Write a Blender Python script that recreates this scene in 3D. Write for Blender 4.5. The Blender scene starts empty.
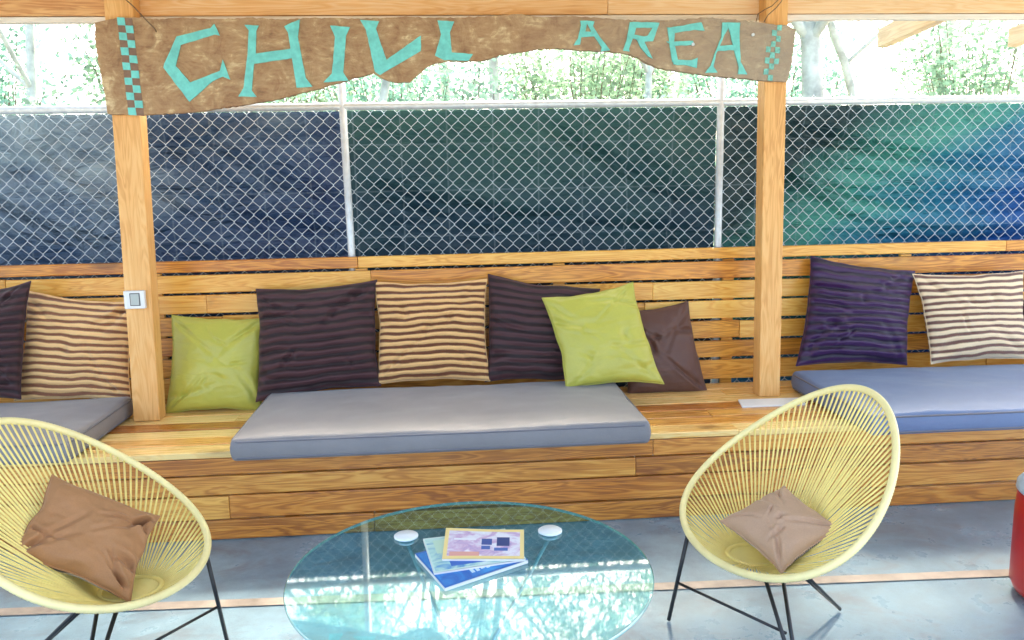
import bpy, bmesh, math, random
from mathutils import Vector, Matrix, noise
random.seed(7)
R = math.radians
scene = bpy.context.scene
COL = scene.collection

# ------------------------------------------------------------------ camera
F_PX, PITCH, ROLL, YAW = 825.755, .1633, -.0189, .0773
CAM = Vector((1.3799, -3.306, 1.4255))
fw = Vector((math.sin(YAW)*math.cos(PITCH), math.cos(YAW)*math.cos(PITCH), -math.sin(PITCH)))
r0 = Vector((math.cos(YAW), -math.sin(YAW), 0)); u0 = r0.cross(fw)
rt = r0*math.cos(ROLL) + u0*math.sin(ROLL); up = -r0*math.sin(ROLL) + u0*math.cos(ROLL)
cd = bpy.data.cameras.new('camera'); cam = bpy.data.objects.new('camera', cd); COL.objects.link(cam)
m = Matrix((rt, up, -fw)).transposed().to_4x4(); m.translation = CAM; cam.matrix_world = m
cd.sensor_width = 36; cd.lens = F_PX/1024*36; cd.clip_end = 2000; cd.clip_start = .02
scene.camera = cam

def at(u, v, axis, val):
    """point on the plane axis=val seen at photo pixel (u, v)"""
    d = fw + rt*((u-512)/F_PX) - up*((v-320)/F_PX)
    return CAM + d*((val-CAM[axis])/d[axis])
def at_plane(u, v, p, n):
    d = fw + rt*((u-512)/F_PX) - up*((v-320)/F_PX)
    return CAM + d*((p-CAM).dot(n)/d.dot(n))

# main measures (metres)
S = .372      # seat height
BY = .85      # backrest face
FY = .91      # fence line
FZ = 1.815    # fence rail
ZT = .569     # table glass

# ------------------------------------------------------------------ materials
def mat(name):
    m = bpy.data.materials.new(name); m.use_nodes = True
    nt = m.node_tree; return m, nt, nt.nodes['Principled BSDF']
def N(nt, t, **k):
    n = nt.nodes.new(t)
    for a, b in k.items():
        if hasattr(n, a): setattr(n, a, b)
        else: n.inputs[a.replace('_', ' ')].default_value = b
    return n
def L(nt, a, b): nt.links.new(a, b)
def ramp(nt, fac, stops, interp='LINEAR'):
    r = nt.nodes.new('ShaderNodeValToRGB'); r.color_ramp.interpolation = interp
    e = r.color_ramp.elements
    while len(e) < len(stops): e.new(.5)
    for i, (p, c) in enumerate(stops):
        e[i].position = p; e[i].color = (*c, 1) if len(c) == 3 else c
    if fac is not None: L(nt, fac, r.inputs[0])
    return r
def math_n(nt, op, a, b=None, clamp=False):
    n = nt.nodes.new('ShaderNodeMath'); n.operation = op; n.use_clamp = clamp
    for i, x in enumerate((a, b)):
        if x is None: continue
        if isinstance(x, (int, float)): n.inputs[i].default_value = x
        else: L(nt, x, n.inputs[i])
    return n.outputs[0]
def mixc(nt, fac, a, b, mode='MIX'):
    n = nt.nodes.new('ShaderNodeMix'); n.data_type = 'RGBA'; n.blend_type = mode
    for i, x in ((0, fac), (6, a), (7, b)):
        if isinstance(x, (int, float)): n.inputs[i].default_value = x
        elif isinstance(x, tuple): n.inputs[i].default_value = (*x, 1)
        else: L(nt, x, n.inputs[i])
    return n.outputs[2]
def bump(nt, b, h, strength=.3, dist=.01):
    n = nt.nodes.new('ShaderNodeBump'); n.inputs['Strength'].default_value = strength
    n.inputs['Distance'].default_value = dist; L(nt, h, n.inputs['Height']); L(nt, n.outputs[0], b.inputs['Normal'])
def coords(nt, which='Object'): return nt.nodes.new('ShaderNodeTexCoord').outputs[which]
def mapping(nt, vec, scale=(1,1,1), loc=(0,0,0)):
    n = nt.nodes.new('ShaderNodeMapping'); n.inputs['Scale'].default_value = scale; n.inputs['Location'].default_value = loc
    L(nt, vec, n.inputs['Vector']); return n.outputs[0]
def noise_n(nt, vec, scale, detail=4, rough=.55, dist=0):
    n = nt.nodes.new('ShaderNodeTexNoise'); n.inputs['Scale'].default_value = scale
    n.inputs['Detail'].default_value = detail; n.inputs['Roughness'].default_value = rough
    n.inputs['Distortion'].default_value = dist
    if vec is not None: L(nt, vec, n.inputs['Vector'])
    return n.outputs['Fac']

def wood(name, dark, mid, light, axis='x', rough=.38, tone=.5, coat=.25, knots=True):
    m, nt, b = mat(name)
    at_ = N(nt, 'ShaderNodeAttribute', attribute_name='bv')
    bv = at_.outputs['Fac']
    off = nt.nodes.new('ShaderNodeCombineXYZ')
    L(nt, math_n(nt, 'MULTIPLY', bv, 37.), off.inputs[0]); L(nt, math_n(nt, 'MULTIPLY', bv, 91.), off.inputs[1]); L(nt, math_n(nt, 'MULTIPLY', bv, 53.), off.inputs[2])
    ad = nt.nodes.new('ShaderNodeVectorMath'); ad.operation = 'ADD'
    L(nt, coords(nt), ad.inputs[0]); L(nt, off.outputs[0], ad.inputs[1]); v = ad.outputs[0]
    sc = {'x': (1, 12, 12), 'z': (12, 12, 1), 'y': (12, 1, 12)}[axis]
    g1 = noise_n(nt, mapping(nt, v, sc), 1.3, 3, .5, 1.2)
    # growth rings: sine of a stretched noise
    rings = math_n(nt, 'SINE', math_n(nt, 'MULTIPLY', g1, 55.))
    rings = math_n(nt, 'MULTIPLY_ADD', rings, .5); nt.nodes[-1].inputs[2].default_value = .5
    g2 = noise_n(nt, mapping(nt, v, tuple(s*5 if s > 1 else 2 for s in sc)), 2.5, 4, .6)
    big = noise_n(nt, mapping(nt, v, tuple(.35*s if s > 1 else 1.4 for s in sc)), 1.5, 3, .5)
    f = math_n(nt, 'ADD', math_n(nt, 'MULTIPLY', rings, .22), math_n(nt, 'MULTIPLY', g2, .35))
    f = math_n(nt, 'ADD', f, math_n(nt, 'MULTIPLY', big, .55))
    f = math_n(nt, 'ADD', f, math_n(nt, 'MULTIPLY', math_n(nt, 'SUBTRACT', bv, .5), tone))
    c = ramp(nt, f, [(.25, dark), (.55, mid), (.9, light)]).outputs[0]
    # some boards redder
    rv = math_n(nt, 'FRACT', math_n(nt, 'MULTIPLY', bv, 7.31))
    c = mixc(nt, math_n(nt, 'MULTIPLY', math_n(nt, 'SUBTRACT', rv, .55, True), .5), c, (1, .55, .35), 'MULTIPLY')
    if knots:
        vo = nt.nodes.new('ShaderNodeTexVoronoi'); vo.inputs['Scale'].default_value = 1
        ks = {'x': (1.7, 4.2, 4.2), 'z': (4.2, 4.2, 1.7), 'y': (4.2, 1.7, 4.2)}[axis]
        wv = nt.nodes.new('ShaderNodeVectorMath'); wv.operation = 'ADD'
        nn = nt.nodes.new('ShaderNodeTexNoise'); nn.inputs['Scale'].default_value = 9; L(nt, v, nn.inputs['Vector'])
        sc2 = nt.nodes.new('ShaderNodeVectorMath'); sc2.operation = 'SCALE'; sc2.inputs['Scale'].default_value = .25
        L(nt, nn.outputs['Color'], sc2.inputs[0]); L(nt, mapping(nt, v, ks), wv.inputs[0]); L(nt, sc2.outputs[0], wv.inputs[1])
        L(nt, wv.outputs[0], vo.inputs['Vector'])
        k = ramp(nt, vo.outputs['Distance'], [(.0, (1,)*3), (.07, (.9,)*3), (.13, (.35,)*3), (.24, (0,)*3)]).outputs[0]
        kd = tuple(x*.35 for x in dark)
        c = mixc(nt, math_n(nt, 'MULTIPLY', k, .75), c, kd)
    L(nt, c, b.inputs['Base Color'])
    L(nt, math_n(nt, 'ADD', math_n(nt, 'MULTIPLY', g2, .25), rough-.1), b.inputs['Roughness'])
    b.inputs['Coat Weight'].default_value = coat; b.inputs['Coat Roughness'].default_value = .25
    bump(nt, b, math_n(nt, 'ADD', g2, math_n(nt, 'MULTIPLY', rings, .3)), .25, .004)
    return m
M = {}
M['bench'] = wood('varnished_pine', (.42, .14, .013), (.78, .36, .052), (.94, .60, .15), 'x', .33, .42, .4)
M['front'] = wood('aged_varnished_pine', (.24, .066, .008), (.58, .22, .030), (.86, .46, .10), 'x', .33, .42, .4)  # darker copy of the bench pine, shade on the front put into the colour
M['seat'] = wood('varnished_seat_pine', (.42, .14, .016), (.80, .40, .085), (.93, .66, .26), 'x', .26, .75, .5)
M['post'] = wood('planed_post_pine', (.62, .27, .07), (.82, .43, .14), (.90, .56, .24), 'z', .5, .25, .1, False)
M['beam'] = wood('beam_pine', (.55, .23, .08), (.78, .44, .18), (.88, .62, .36), 'x', .55, .5, 0)
M['ledger'] = wood('white_washed_pine', (.7, .62, .5), (.82, .76, .66), (.88, .84, .76), 'x', .6, .1, 0, False)  # near-white tone: sky light under the beam put into the colour
M['rafter'] = wood('rafter_pine', (.6, .4, .22), (.78, .6, .38), (.88, .74, .52), 'y', .6, .2, 0, False)

def plain(name, col, rough=.5, metal=0, nscale=0, namt=.2, bumps=0, **kw):
    m, nt, b = mat(name); b.inputs['Roughness'].default_value = rough; b.inputs['Metallic'].default_value = metal
    if nscale:
        f = noise_n(nt, coords(nt), nscale, 5, .6)
        lo = tuple(x*(1-namt) for x in col); hi = tuple(min(1, x*(1+namt)) for x in col)
        L(nt, ramp(nt, f, [(.3, lo), (.7, hi)]).outputs[0], b.inputs['Base Color'])
        if bumps: bump(nt, b, f, bumps, .003)
    else: b.inputs['Base Color'].default_value = (*col, 1)
    for k, v in kw.items(): b.inputs[k.replace('_', ' ')].default_value = v
    return m
M['galv'] = plain('galvanised_steel', (.62, .68, .72), .42, .35, 30, .12)
M['wire'] = plain('galvanised_wire', (.74, .84, .92), .4, .25)
M['black'] = plain('black_powder_coat', (.014, .015, .018), .38, 0, 60, .3)
M['cord'] = plain('yellow_pvc_cord', (.98, .765, .26), .34, 0, 14, .08)
M['cord_rim'] = plain('yellow_pvc_cord_rim', (.98, .81, .39), .36, 0, 14, .07)
M['turq'] = plain('turquoise_paint', (.15, .60, .55), .55, 0, 35, .16, .3)
M['turq2'] = plain('faded_turquoise_paint', (.18, .52, .45), .6, 0, 60, .35, .3)
M['brownpaint'] = plain('brown_square_paint', (.23, .13, .085), .6, 0, 35, .2)
M['white'] = plain('white_plastic', (.78, .80, .80), .35)
M['screen'] = plain('grey_display', (.42, .47, .46), .2)
M['dark'] = plain('dark_plastic', (.08, .08, .09), .4)
M['wirebrown'] = plain('rusty_tie_wire', (.2, .12, .07), .6, .3)
M['red'] = plain('red_enamel', (.55, .012, .015), .33, 0, 6, .12)
M['lid'] = plain('pale_blue_lid', (.50, .60, .70), .3, 0, 12, .2)
M['bark'] = plain('pale_bark', (.50, .56, .52), .9, 0, 7, .35, .6)
M['twig'] = plain('dark_twig', (.20, .16, .12), .9, 0, 9, .3)

def leafmat(name, col):
    m, nt, b = mat(name)
    oi = N(nt, 'ShaderNodeAttribute', attribute_name='bv')
    c = ramp(nt, oi.outputs['Fac'], [(0, tuple(x*.6 for x in col)), (.5, col), (1, tuple(min(1, x*1.5) for x in col))]).outputs[0]
    L(nt, c, b.inputs['Base Color']); b.inputs['Roughness'].default_value = .5
    tr = nt.nodes.new('ShaderNodeBsdfTranslucent'); L(nt, c, tr.inputs['Color'])
    mx = nt.nodes.new('ShaderNodeMixShader'); mx.inputs[0].default_value = .5
    L(nt, b.outputs[0], mx.inputs[1]); L(nt, tr.outputs[0], mx.inputs[2])
    L(nt, mx.outputs[0], nt.nodes['Material Output'].inputs[0]); return m
M['leafA'] = leafmat('pale_green_leaves', (.32, .50, .38))
M['leafB'] = leafmat('blue_green_leaves', (.28, .50, .42))
M['leafC'] = leafmat('yellow_green_leaves', (.40, .56, .42))

# cloth
def cloth(name, col, rough=.85, sheen=.3, weave=260, wr=.5, tint=None, fleck=.12):
    m, nt, b = mat(name); b.inputs['Roughness'].default_value = rough
    b.inputs['Sheen Weight'].default_value = sheen; b.inputs['Sheen Roughness'].default_value = .3
    if tint: b.inputs['Sheen Tint'].default_value = (*tint, 1)
    co = coords(nt)
    f = noise_n(nt, co, 5, 5, .6); g = noise_n(nt, co, weave, 2, .5)
    mixf = math_n(nt, 'ADD', math_n(nt, 'MULTIPLY', f, .6), math_n(nt, 'MULTIPLY', g, .4))
    L(nt, ramp(nt, mixf, [(.3, tuple(x*(1-fleck) for x in col)), (.7, tuple(min(1, x*(1+fleck)) for x in col))]).outputs[0], b.inputs['Base Color'])
    w = noise_n(nt, mapping(nt, co, (1, 1, 2.4)), 7, 2, .4, .5)
    bump(nt, b, math_n(nt, 'ADD', math_n(nt, 'MULTIPLY', w, wr), math_n(nt, 'MULTIPLY', g, .04)), .5, .02)
    return m
def striped(name, a, c, n, rough=.75, sheen=.4, contrast=1., amp=.03, lowfade=0, spec=.4):
    """ribs across the pillow: raised bands with furrows between, following its UV"""
    m, nt, b = mat(name); b.inputs['Roughness'].default_value = rough; b.inputs['Sheen Weight'].default_value = sheen
    b.inputs['Specular IOR Level'].default_value = spec
    uv = coords(nt, 'UV')
    wob = noise_n(nt, mapping(nt, uv, (1.4, 3.2, 1), (random.random()*9, random.random()*9, 0)), 2.2, 4, .6, .5)
    sx = nt.nodes.new('ShaderNodeSeparateXYZ'); L(nt, uv, sx.inputs[0])
    vv = math_n(nt, 'ADD', sx.outputs[1], math_n(nt, 'MULTIPLY', wob, amp*.5))
    s = math_n(nt, 'SINE', math_n(nt, 'MULTIPLY', vv, n*6.2832))
    s = math_n(nt, 'MULTIPLY_ADD', s, .5); nt.nodes[-1].inputs[2].default_value = .5
    det = noise_n(nt, mapping(nt, uv, (6, 60, 1)), 3, 4, .7)
    fz = noise_n(nt, uv, 90, 3, .7)
    s2 = math_n(nt, 'ADD', s, math_n(nt, 'MULTIPLY', math_n(nt, 'SUBTRACT', det, .5), .45))
    s2 = math_n(nt, 'ADD', s2, math_n(nt, 'MULTIPLY', math_n(nt, 'SUBTRACT', fz, .5), .35))
    rp = ramp(nt, s2, [(.5-.28/contrast, a), (.5+.22/contrast, c)])
    L(nt, rp.outputs[0], b.inputs['Base Color'])
    bump(nt, b, math_n(nt, 'ADD', s, math_n(nt, 'MULTIPLY', fz, .2)), .5, .005)
    return m
M['plum'] = striped('plum_corduroy', (.014, .004, .006), (.062, .020, .026), 12, .6, .12)
M['plum2'] = striped('plum_corduroy_worn', (.016, .005, .008), (.058, .020, .026), 13, .6, .12)
M['purple'] = striped('purple_velvet_rib', (.009, .003, .022), (.042, .010, .070), 12, .40, .1, amp=.05, spec=.4)
M['tan'] = striped('tan_brown_stripes', (.13, .04, .014), (.80, .48, .20), 14, .7, .2)
M['tanL'] = striped('pale_brown_stripes', (.20, .075, .035), (.86, .54, .24), 14, .7, .2, amp=.05)
M['tanR'] = striped('cream_brown_stripes', (.16, .075, .06), (.88, .69, .45), 13, .65, .2, amp=.035)
M['lime'] = cloth('lime_satin', (.47, .455, .08), .38, .3, 300, 1., (.9, 1, .4), .10)
M['brown'] = cloth('brown_satin', (.115, .05, .036), .5, .2, 300, .8)
M['taupe'] = cloth('brown_cotton', (.42, .20, .085), .7, .2, 280, .7)
M['taupe2'] = cloth('pale_taupe_cotton', (.50, .31, .20), .7, .2, 280, .7)
M['grey'] = cloth('grey_canvas', (.215, .207, .220), .62, .25, 380, .12)
M['greyR'] = cloth('blue_grey_canvas', (.12, .18, .32), .5, .25, 380, .2)
M['piping'] = plain('dark_grey_piping', (.16, .16, .19), .7)
M['pattern'] = striped('patterned_brown_underside', (.03, .02, .02), (.5, .42, .36), 30, .7, .1, amp=.12)

def tarpmat(name, stops, rough, folds):
    m, nt, b = mat(name); b.inputs['Roughness'].default_value = rough
    co = coords(nt); sx = nt.nodes.new('ShaderNodeSeparateXYZ'); L(nt, co, sx.inputs[0])
    n1 = noise_n(nt, mapping(nt, co, (1, 1, 1.6)), 1.3, 4, .55, .6)
    # a big woven sheet, colour differs along its length
    f = math_n(nt, 'ADD', math_n(nt, 'MULTIPLY', sx.outputs[0], stops[0]), math_n(nt, 'MULTIPLY', math_n(nt, 'SUBTRACT', n1, .5), stops[1]))
    f = math_n(nt, 'ADD', f, math_n(nt, 'MULTIPLY', sx.outputs[2], stops[2]))
    wv = nt.nodes.new('ShaderNodeTexNoise'); wv.inputs['Scale'].default_value = 1; L(nt, mapping(nt, co, (3, 1, 160)), wv.inputs['Vector'])
    c = ramp(nt, f, stops[3]).outputs[0]
    c = mixc(nt, math_n(nt, 'MULTIPLY', wv.outputs['Fac'], .35), c, (.55, .6, .65), 'MULTIPLY')
    sg = nt.nodes.new('ShaderNodeSeparateXYZ'); L(nt, mapping(nt, co, (4.3, 1, 4.3)), sg.inputs[0])
    lx = math_n(nt, 'LESS_THAN', math_n(nt, 'FRACT', sg.outputs[0]), .035); lz = math_n(nt, 'LESS_THAN', math_n(nt, 'FRACT', sg.outputs[2]), .035)
    c = mixc(nt, math_n(nt, 'MULTIPLY', math_n(nt, 'MAXIMUM', lx, lz), .22), c, (.35, .45, .52))   # reinforcing threads
    L(nt, c, b.inputs['Base Color'])
    w = noise_n(nt, mapping(nt, co, (1, 1, 2)), 5, 4, .55, 1.)
    bump(nt, b, w, 1., folds*1.6)
    tr = nt.nodes.new('ShaderNodeBsdfTranslucent'); L(nt, c, tr.inputs['Color'])
    mx = nt.nodes.new('ShaderNodeMixShader'); mx.inputs[0].default_value = .18
    L(nt, b.outputs[0], mx.inputs[1]); L(nt, tr.outputs[0], mx.inputs[2]); L(nt, mx.outputs[0], nt.nodes['Material Output'].inputs[0])
    return m
M['tarpL'] = tarpmat('slate_blue_tarp', (-.14, 1.1, .14, [(0, (.025, .06, .15)), (.2, (.06, .12, .22)), (.5, (.38, .49, .56))]), .36, .05)
M['tarpM'] = tarpmat('dark_shade_cloth', (.0, .5, .28, [(0, (.008, .026, .075)), (.3, (.012, .055, .09)), (.6, (.04, .15, .125))]), .6, .03)
M['tarpR'] = tarpmat('teal_and_blue_tarp', (.28, .30, -.35, [(.36, (.012, .05, .06)), (.53, (.07, .38, .32)), (.64, (.02, .24, .36)), (.82, (.012, .12, .40))]), .5, .04)  # teal to blue drift: uneven light put into the cloth colour

def signmat():
    m, nt, b = mat('weathered_bark_board'); b.inputs['Roughness'].default_value = .75
    co = coords(nt)
    a = noise_n(nt, mapping(nt, co, (2.2, 1, 2.2)), 4.5, 7, .7, .8); c2 = noise_n(nt, mapping(nt, co, (3, 1, 9)), 6, 5, .7)
    f = math_n(nt, 'ADD', math_n(nt, 'MULTIPLY', a, .65), math_n(nt, 'MULTIPLY', c2, .35))
    c = ramp(nt, f, [(.30, (.16, .075, .035)), (.44, (.36, .20, .10)), (.55, (.46, .29, .15)), (.66, (.74, .58, .34))]).outputs[0]
    sx = nt.nodes.new('ShaderNodeSeparateXYZ'); L(nt, co, sx.inputs[0])
    g = ramp(nt, math_n(nt, 'MULTIPLY', sx.outputs[0], .33), [(.55, (0,)*3), (.98, (.6,)*3)]).outputs[0]
    c = mixc(nt, g, c, (.40, .37, .30)); L(nt, c, b.inputs['Base Color'])
    bump(nt, b, f, .7, .02); return m
M['sign'] = signmat()

def floormat():
    m, nt, b = mat('polished_concrete'); co = coords(nt)
    a = noise_n(nt, co, 1.7, 6, .6, .6); c2 = noise_n(nt, co, 9, 6, .65); h = noise_n(nt, co, 60, 3, .6)
    f = math_n(nt, 'ADD', math_n(nt, 'MULTIPLY', a, .6), math_n(nt, 'MULTIPLY', c2, .4))
    c = ramp(nt, f, [(.3, (.13, .19, .24)), (.5, (.20, .30, .37)), (.7, (.30, .45, .55))]).outputs[0]
    sp = noise_n(nt, co, 260, 2, .7); c = mixc(nt, ramp(nt, sp, [(.58, (0,)*3), (.68, (.5,)*3)]).outputs[0], c, (.08, .09, .10))
    st = noise_n(nt, mapping(nt, co, (1, 1.6, 1), (7, 3, 0)), 2.6, 6, .7, 1.2); c = mixc(nt, ramp(nt, st, [(.52, (0,)*3), (.66, (.45,)*3)]).outputs[0], c, (.15, .12, .12))
    L(nt, c, b.inputs['Base Color'])
    L(nt, ramp(nt, f, [(.3, (.42,)*3), (.7, (.2,)*3)]).outputs[0], b.inputs['Roughness'])
    b.inputs['Specular IOR Level'].default_value = .75
    bump(nt, b, math_n(nt, 'ADD', c2, math_n(nt, 'MULTIPLY', h, .15)), .05, .02); return m
M['floor'] = floormat()
M['joint'] = plain('tan_joint_filler', (.33, .27, .23), .4, 0, 7, .4)
M['ground'] = plain('dry_forest_floor', (.26, .21, .14), .95, 0, 2, .4, .5)
M['roofm'] = plain('grey_roof_sheet', (.45, .45, .43), .6, .0, 4, .15)

def glassmat():
    m, nt, b = mat('teal_tinted_glass'); nt.nodes.remove(b)
    t = nt.nodes.new('ShaderNodeBsdfTransparent'); t.inputs[0].default_value = (.62, .90, .95, 1)
    g = nt.nodes.new('ShaderNodeBsdfGlossy'); g.inputs['Roughness'].default_value = .03; g.inputs['Color'].default_value = (.92, 1, 1, 1)
    geo = nt.nodes.new('ShaderNodeNewGeometry'); fr = nt.nodes.new('ShaderNodeFresnel')
    L(nt, math_n(nt, 'ADD', math_n(nt, 'MULTIPLY', geo.outputs['Backfacing'], -.9), 2.15), fr.inputs[0])
    mx = nt.nodes.new('ShaderNodeMixShader'); L(nt, fr.outputs[0], mx.inputs[0]); L(nt, t.outputs[0], mx.inputs[1]); L(nt, g.outputs[0], mx.inputs[2])
    L(nt, mx.outputs[0], nt.nodes['Material Output'].inputs[0]); return m
M['glass'] = glassmat()
def glassunder():
    m, nt, b = mat('teal_tinted_glass_underside'); nt.nodes.remove(b)
    t = nt.nodes.new('ShaderNodeBsdfTransparent'); t.inputs[0].default_value = (.66, .93, .97, 1)
    L(nt, t.outputs[0], nt.nodes['Material Output'].inputs[0]); return m
M['glassunder'] = glassunder()
M['glassedge'] = plain('green_glass_edge', (.25, .55, .52), .1, 0, Transmission_Weight=.3)

# ------------------------------------------------------------------ building helpers
def link(name, me, mats, parent=None, smooth=False):
    o = bpy.data.objects.new(name, me); COL.objects.link(o)
    for mm in (mats if isinstance(mats, (list, tuple)) else [mats]): me.materials.append(mm)
    if parent: o.parent = parent
    if smooth:
        for p in me.polygons: p.use_smooth = True
    return o
def tag(o, label=None, cat=None, group=None, kind=None):
    for k, v in (('label', label), ('category', cat), ('group', group), ('kind', kind)):
        if v: o[k] = v
    return o
def empty(name, loc, label, cat, group=None):
    o = bpy.data.objects.new(name, None); COL.objects.link(o); o.location = loc; o.empty_display_size = .1
    bpy.context.view_layer.update()
    return tag(o, label, cat, group)
def adopt(o, parent):
    """parent o (built in world space) under an Empty standing at parent.location"""
    o.parent = parent; o.matrix_parent_inverse = Matrix.Translation(-parent.location); return o

class MB:
    def __init__(s): s.v = []; s.f = []; s.b = []
    def quadbox(s, c8, bv=None):
        bv = random.random() if bv is None else bv
        o = len(s.v); s.v += [tuple(c) for c in c8]
        for q in ((0,3,2,1),(4,5,6,7),(0,1,5,4),(1,2,6,5),(2,3,7,6),(3,0,4,7)):
            s.f.append(tuple(o+i for i in q)); s.b.append(bv)
    def box(s, x0, x1, y0, y1, z0, z1, bv=None):
        s.quadbox([(x0,y0,z0),(x1,y0,z0),(x1,y1,z0),(x0,y1,z0),(x0,y0,z1),(x1,y0,z1),(x1,y1,z1),(x0,y1,z1)], bv)
    def tube(s, pts, r, n=8, closed=False, caps=True, bv=None):
        pts = [Vector(p) for p in pts]; k = len(pts); o = len(s.v)
        bv = random.random() if bv is None else bv
        prev = None
        for i, p in enumerate(pts):
            if closed: t = pts[(i+1) % k]-pts[i-1]
            else: t = pts[min(i+1, k-1)]-pts[max(i-1, 0)]
            t.normalize()
            if prev is None:
                a = t.cross(Vector((0,0,1)))
                if a.length < .1: a = t.cross(Vector((0,1,0)))
            else: a = prev - t*prev.dot(t)
            a.normalize(); prev = a; c = t.cross(a)
            rr = r[i] if isinstance(r, (list, tuple)) else r
            for j in range(n):
                th = 2*math.pi*j/n; s.v.append(tuple(p+(a*math.cos(th)+c*math.sin(th))*rr))
        for i in range(k if closed else k-1):
            for j in range(n):
                i2 = (i+1) % k
                s.f.append((o+i*n+j, o+i*n+(j+1) % n, o+i2*n+(j+1) % n, o+i2*n+j)); s.b.append(bv)
        if caps and not closed:
            s.f.append(tuple(o+j for j in reversed(range(n)))); s.b.append(bv)
            s.f.append(tuple(o+(k-1)*n+j for j in range(n))); s.b.append(bv)
    def lathe(s, prof, cx, cy, n=48, bv=.5):
        o = len(s.v)
        for (r, z) in prof:
            for j in range(n):
                t = 2*math.pi*j/n; s.v.append((cx+r*math.cos(t), cy+r*math.sin(t), z))
        for i in range(len(prof)-1):
            for j in range(n):
                s.f.append((o+i*n+j, o+i*n+(j+1) % n, o+(i+1)*n+(j+1) % n, o+(i+1)*n+j)); s.b.append(bv)
    def prism(s, poly, y0, y1, bv=.5):
        """poly: list of (x, z) drawn on a vertical plane; extruded in y"""
        from mathutils.geometry import tessellate_polygon
        o = len(s.v); n = len(poly)
        for y in (y0, y1): s.v += [(p[0], y, p[1]) for p in poly]
        tr = tessellate_polygon([[Vector((p[0], p[1], 0)) for p in poly]])
        for t in tr:
            s.f.append(tuple(o+i for i in t)); s.f.append(tuple(o+n+i for i in reversed(t))); s.b += [bv, bv]
        for i in range(n):
            j = (i+1) % n; s.f.append((o+i, o+j, o+n+j, o+n+i)); s.b.append(bv)
    def build(s, name, mats, parent=None, smooth=False, bevel=0, fix=True):
        me = bpy.data.meshes.new(name); me.from_pydata(s.v, [], s.f)
        a = me.attributes.new('bv', 'FLOAT', 'FACE'); a.data.foreach_set('value', s.b)
        if fix:
            bm = bmesh.new(); bm.from_mesh(me); bmesh.ops.recalc_face_normals(bm, faces=bm.faces); bm.to_mesh(me); bm.free()
        o = link(name, me, mats, None, smooth)
        if parent: adopt(o, parent)
        if bevel:
            md = o.modifiers.new('bevel', 'BEVEL'); md.width = bevel; md.segments = 2; md.limit_method = 'ANGLE'
            md.harden_normals = False
        return o

def ring_pts(c, r, n=32, z=0, ry=None):
    return [Vector((c[0]+r*math.cos(2*math.pi*i/n), c[1]+(ry or r)*math.sin(2*math.pi*i/n), c[2])) for i in range(n)]

# ------------------------------------------------------------------ setting
def sheet(name, x0, x1, y0, y1, z, m):
    b = MB(); b.v = [(x0,y0,z),(x1,y0,z),(x1,y1,z),(x0,y1,z)]; b.f = [(0,1,2,3)]; b.b = [.5]
    return tag(b.build(name, m, fix=False), kind='structure')
sheet('ground', -500, 500, -500, 500, -.02, M['ground'])
sheet('floor', -5, 8, -7.5, 1.1, 0, M['floor'])
j0, j1 = at(0, 612, 2, .004), at(1010, 572.5, 2, .004)
b = MB(); w = .026
sl = (j1.y-j0.y)/(j1.x-j0.x)
pa = lambda x: j0.y+(x-j0.x)*sl
b.v = [(-4, pa(-4)-w, .004), (7, pa(7)-w, .004), (7, pa(7)+w, .004), (-4, pa(-4)+w, .004)]; b.f = [(0,1,2,3)]; b.b = [.5]
tag(b.build('floor_joint', M['joint'], fix=False), kind='structure')

# ------------------------------------------------------------------ bench
bench = empty('built_in_bench', (1.4, .45, 0), 'long varnished pine plank bench with slatted back running along the chain link fence', 'bench')
X0, X1 = -2.3, 5.6
def boards(b, y0, y1, z0, z1, seed, mn=1.4, mx=3.2, jit=.0015, x0=X0, x1=X1):
    rnd = random.Random(seed); x = x0
    while x < x1-.01:
        l = rnd.uniform(mn, mx); xe = min(x+l, x1)
        if x1-xe < .5: xe = x1
        dy = rnd.uniform(-jit, jit); dz = rnd.uniform(-jit, jit)
        b.box(x+.0008, xe-.0008, y0+dy, y1+dy, z0+dz, z1+dz, rnd.random())
        x = xe
b = MB()
ys = [.0, .115, .225, .345, .46, .585, .705, .832]
for i in range(7): boards(b, ys[i]+.0045, ys[i+1]-.0045, S-.026, S, 20+i)
b.build('seat_deck', M['seat'], bench, bevel=.003)
b = MB()
boards(b, .004, .028, S-.096, S-.0285, 41)              # nosing board under the seat edge
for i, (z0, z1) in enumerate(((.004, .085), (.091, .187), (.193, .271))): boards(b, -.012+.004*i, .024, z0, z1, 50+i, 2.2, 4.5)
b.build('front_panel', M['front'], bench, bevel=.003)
b = MB()
zs = [.385, .50, .600, .705, .812, .918, 1.020]
for i in range(6): boards(b, BY, BY+.024, zs[i]+.006, zs[i+1]-.008, 60+i, .8, 2.6, .003)
b.build('backrest', M['bench'], bench, bevel=.003)
b = MB(); boards(b, BY-.008, BY+.028, 1.026, 1.082, 70, 1.6, 3.4)
b.build('top_rail', M['bench'], bench, bevel=.004)
b = MB()
for x in (-1.9, -1.0, -.06, .95, 1.95, 2.84, 3.8, 4.8):
    b = MB(); b.box(x-.03, x+.03, BY+.0265, BY+.05, .02, 1.02); b.build('backrest_batten', M['bench'], bench, bevel=.002)
b = MB()
for x in (-1.9, -.6, .7, 2.0, 3.3, 4.6):
    b = MB(); b.box(x-.03, x+.03, .03, .82, S-.11, S-.03); b.box(x-.03, x+.03, .04, .1, 0, S-.109); b.box(x-.03, x+.03, .74, .8, 0, S-.109)
    b.build('seat_support', M['bench'], bench)

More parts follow.
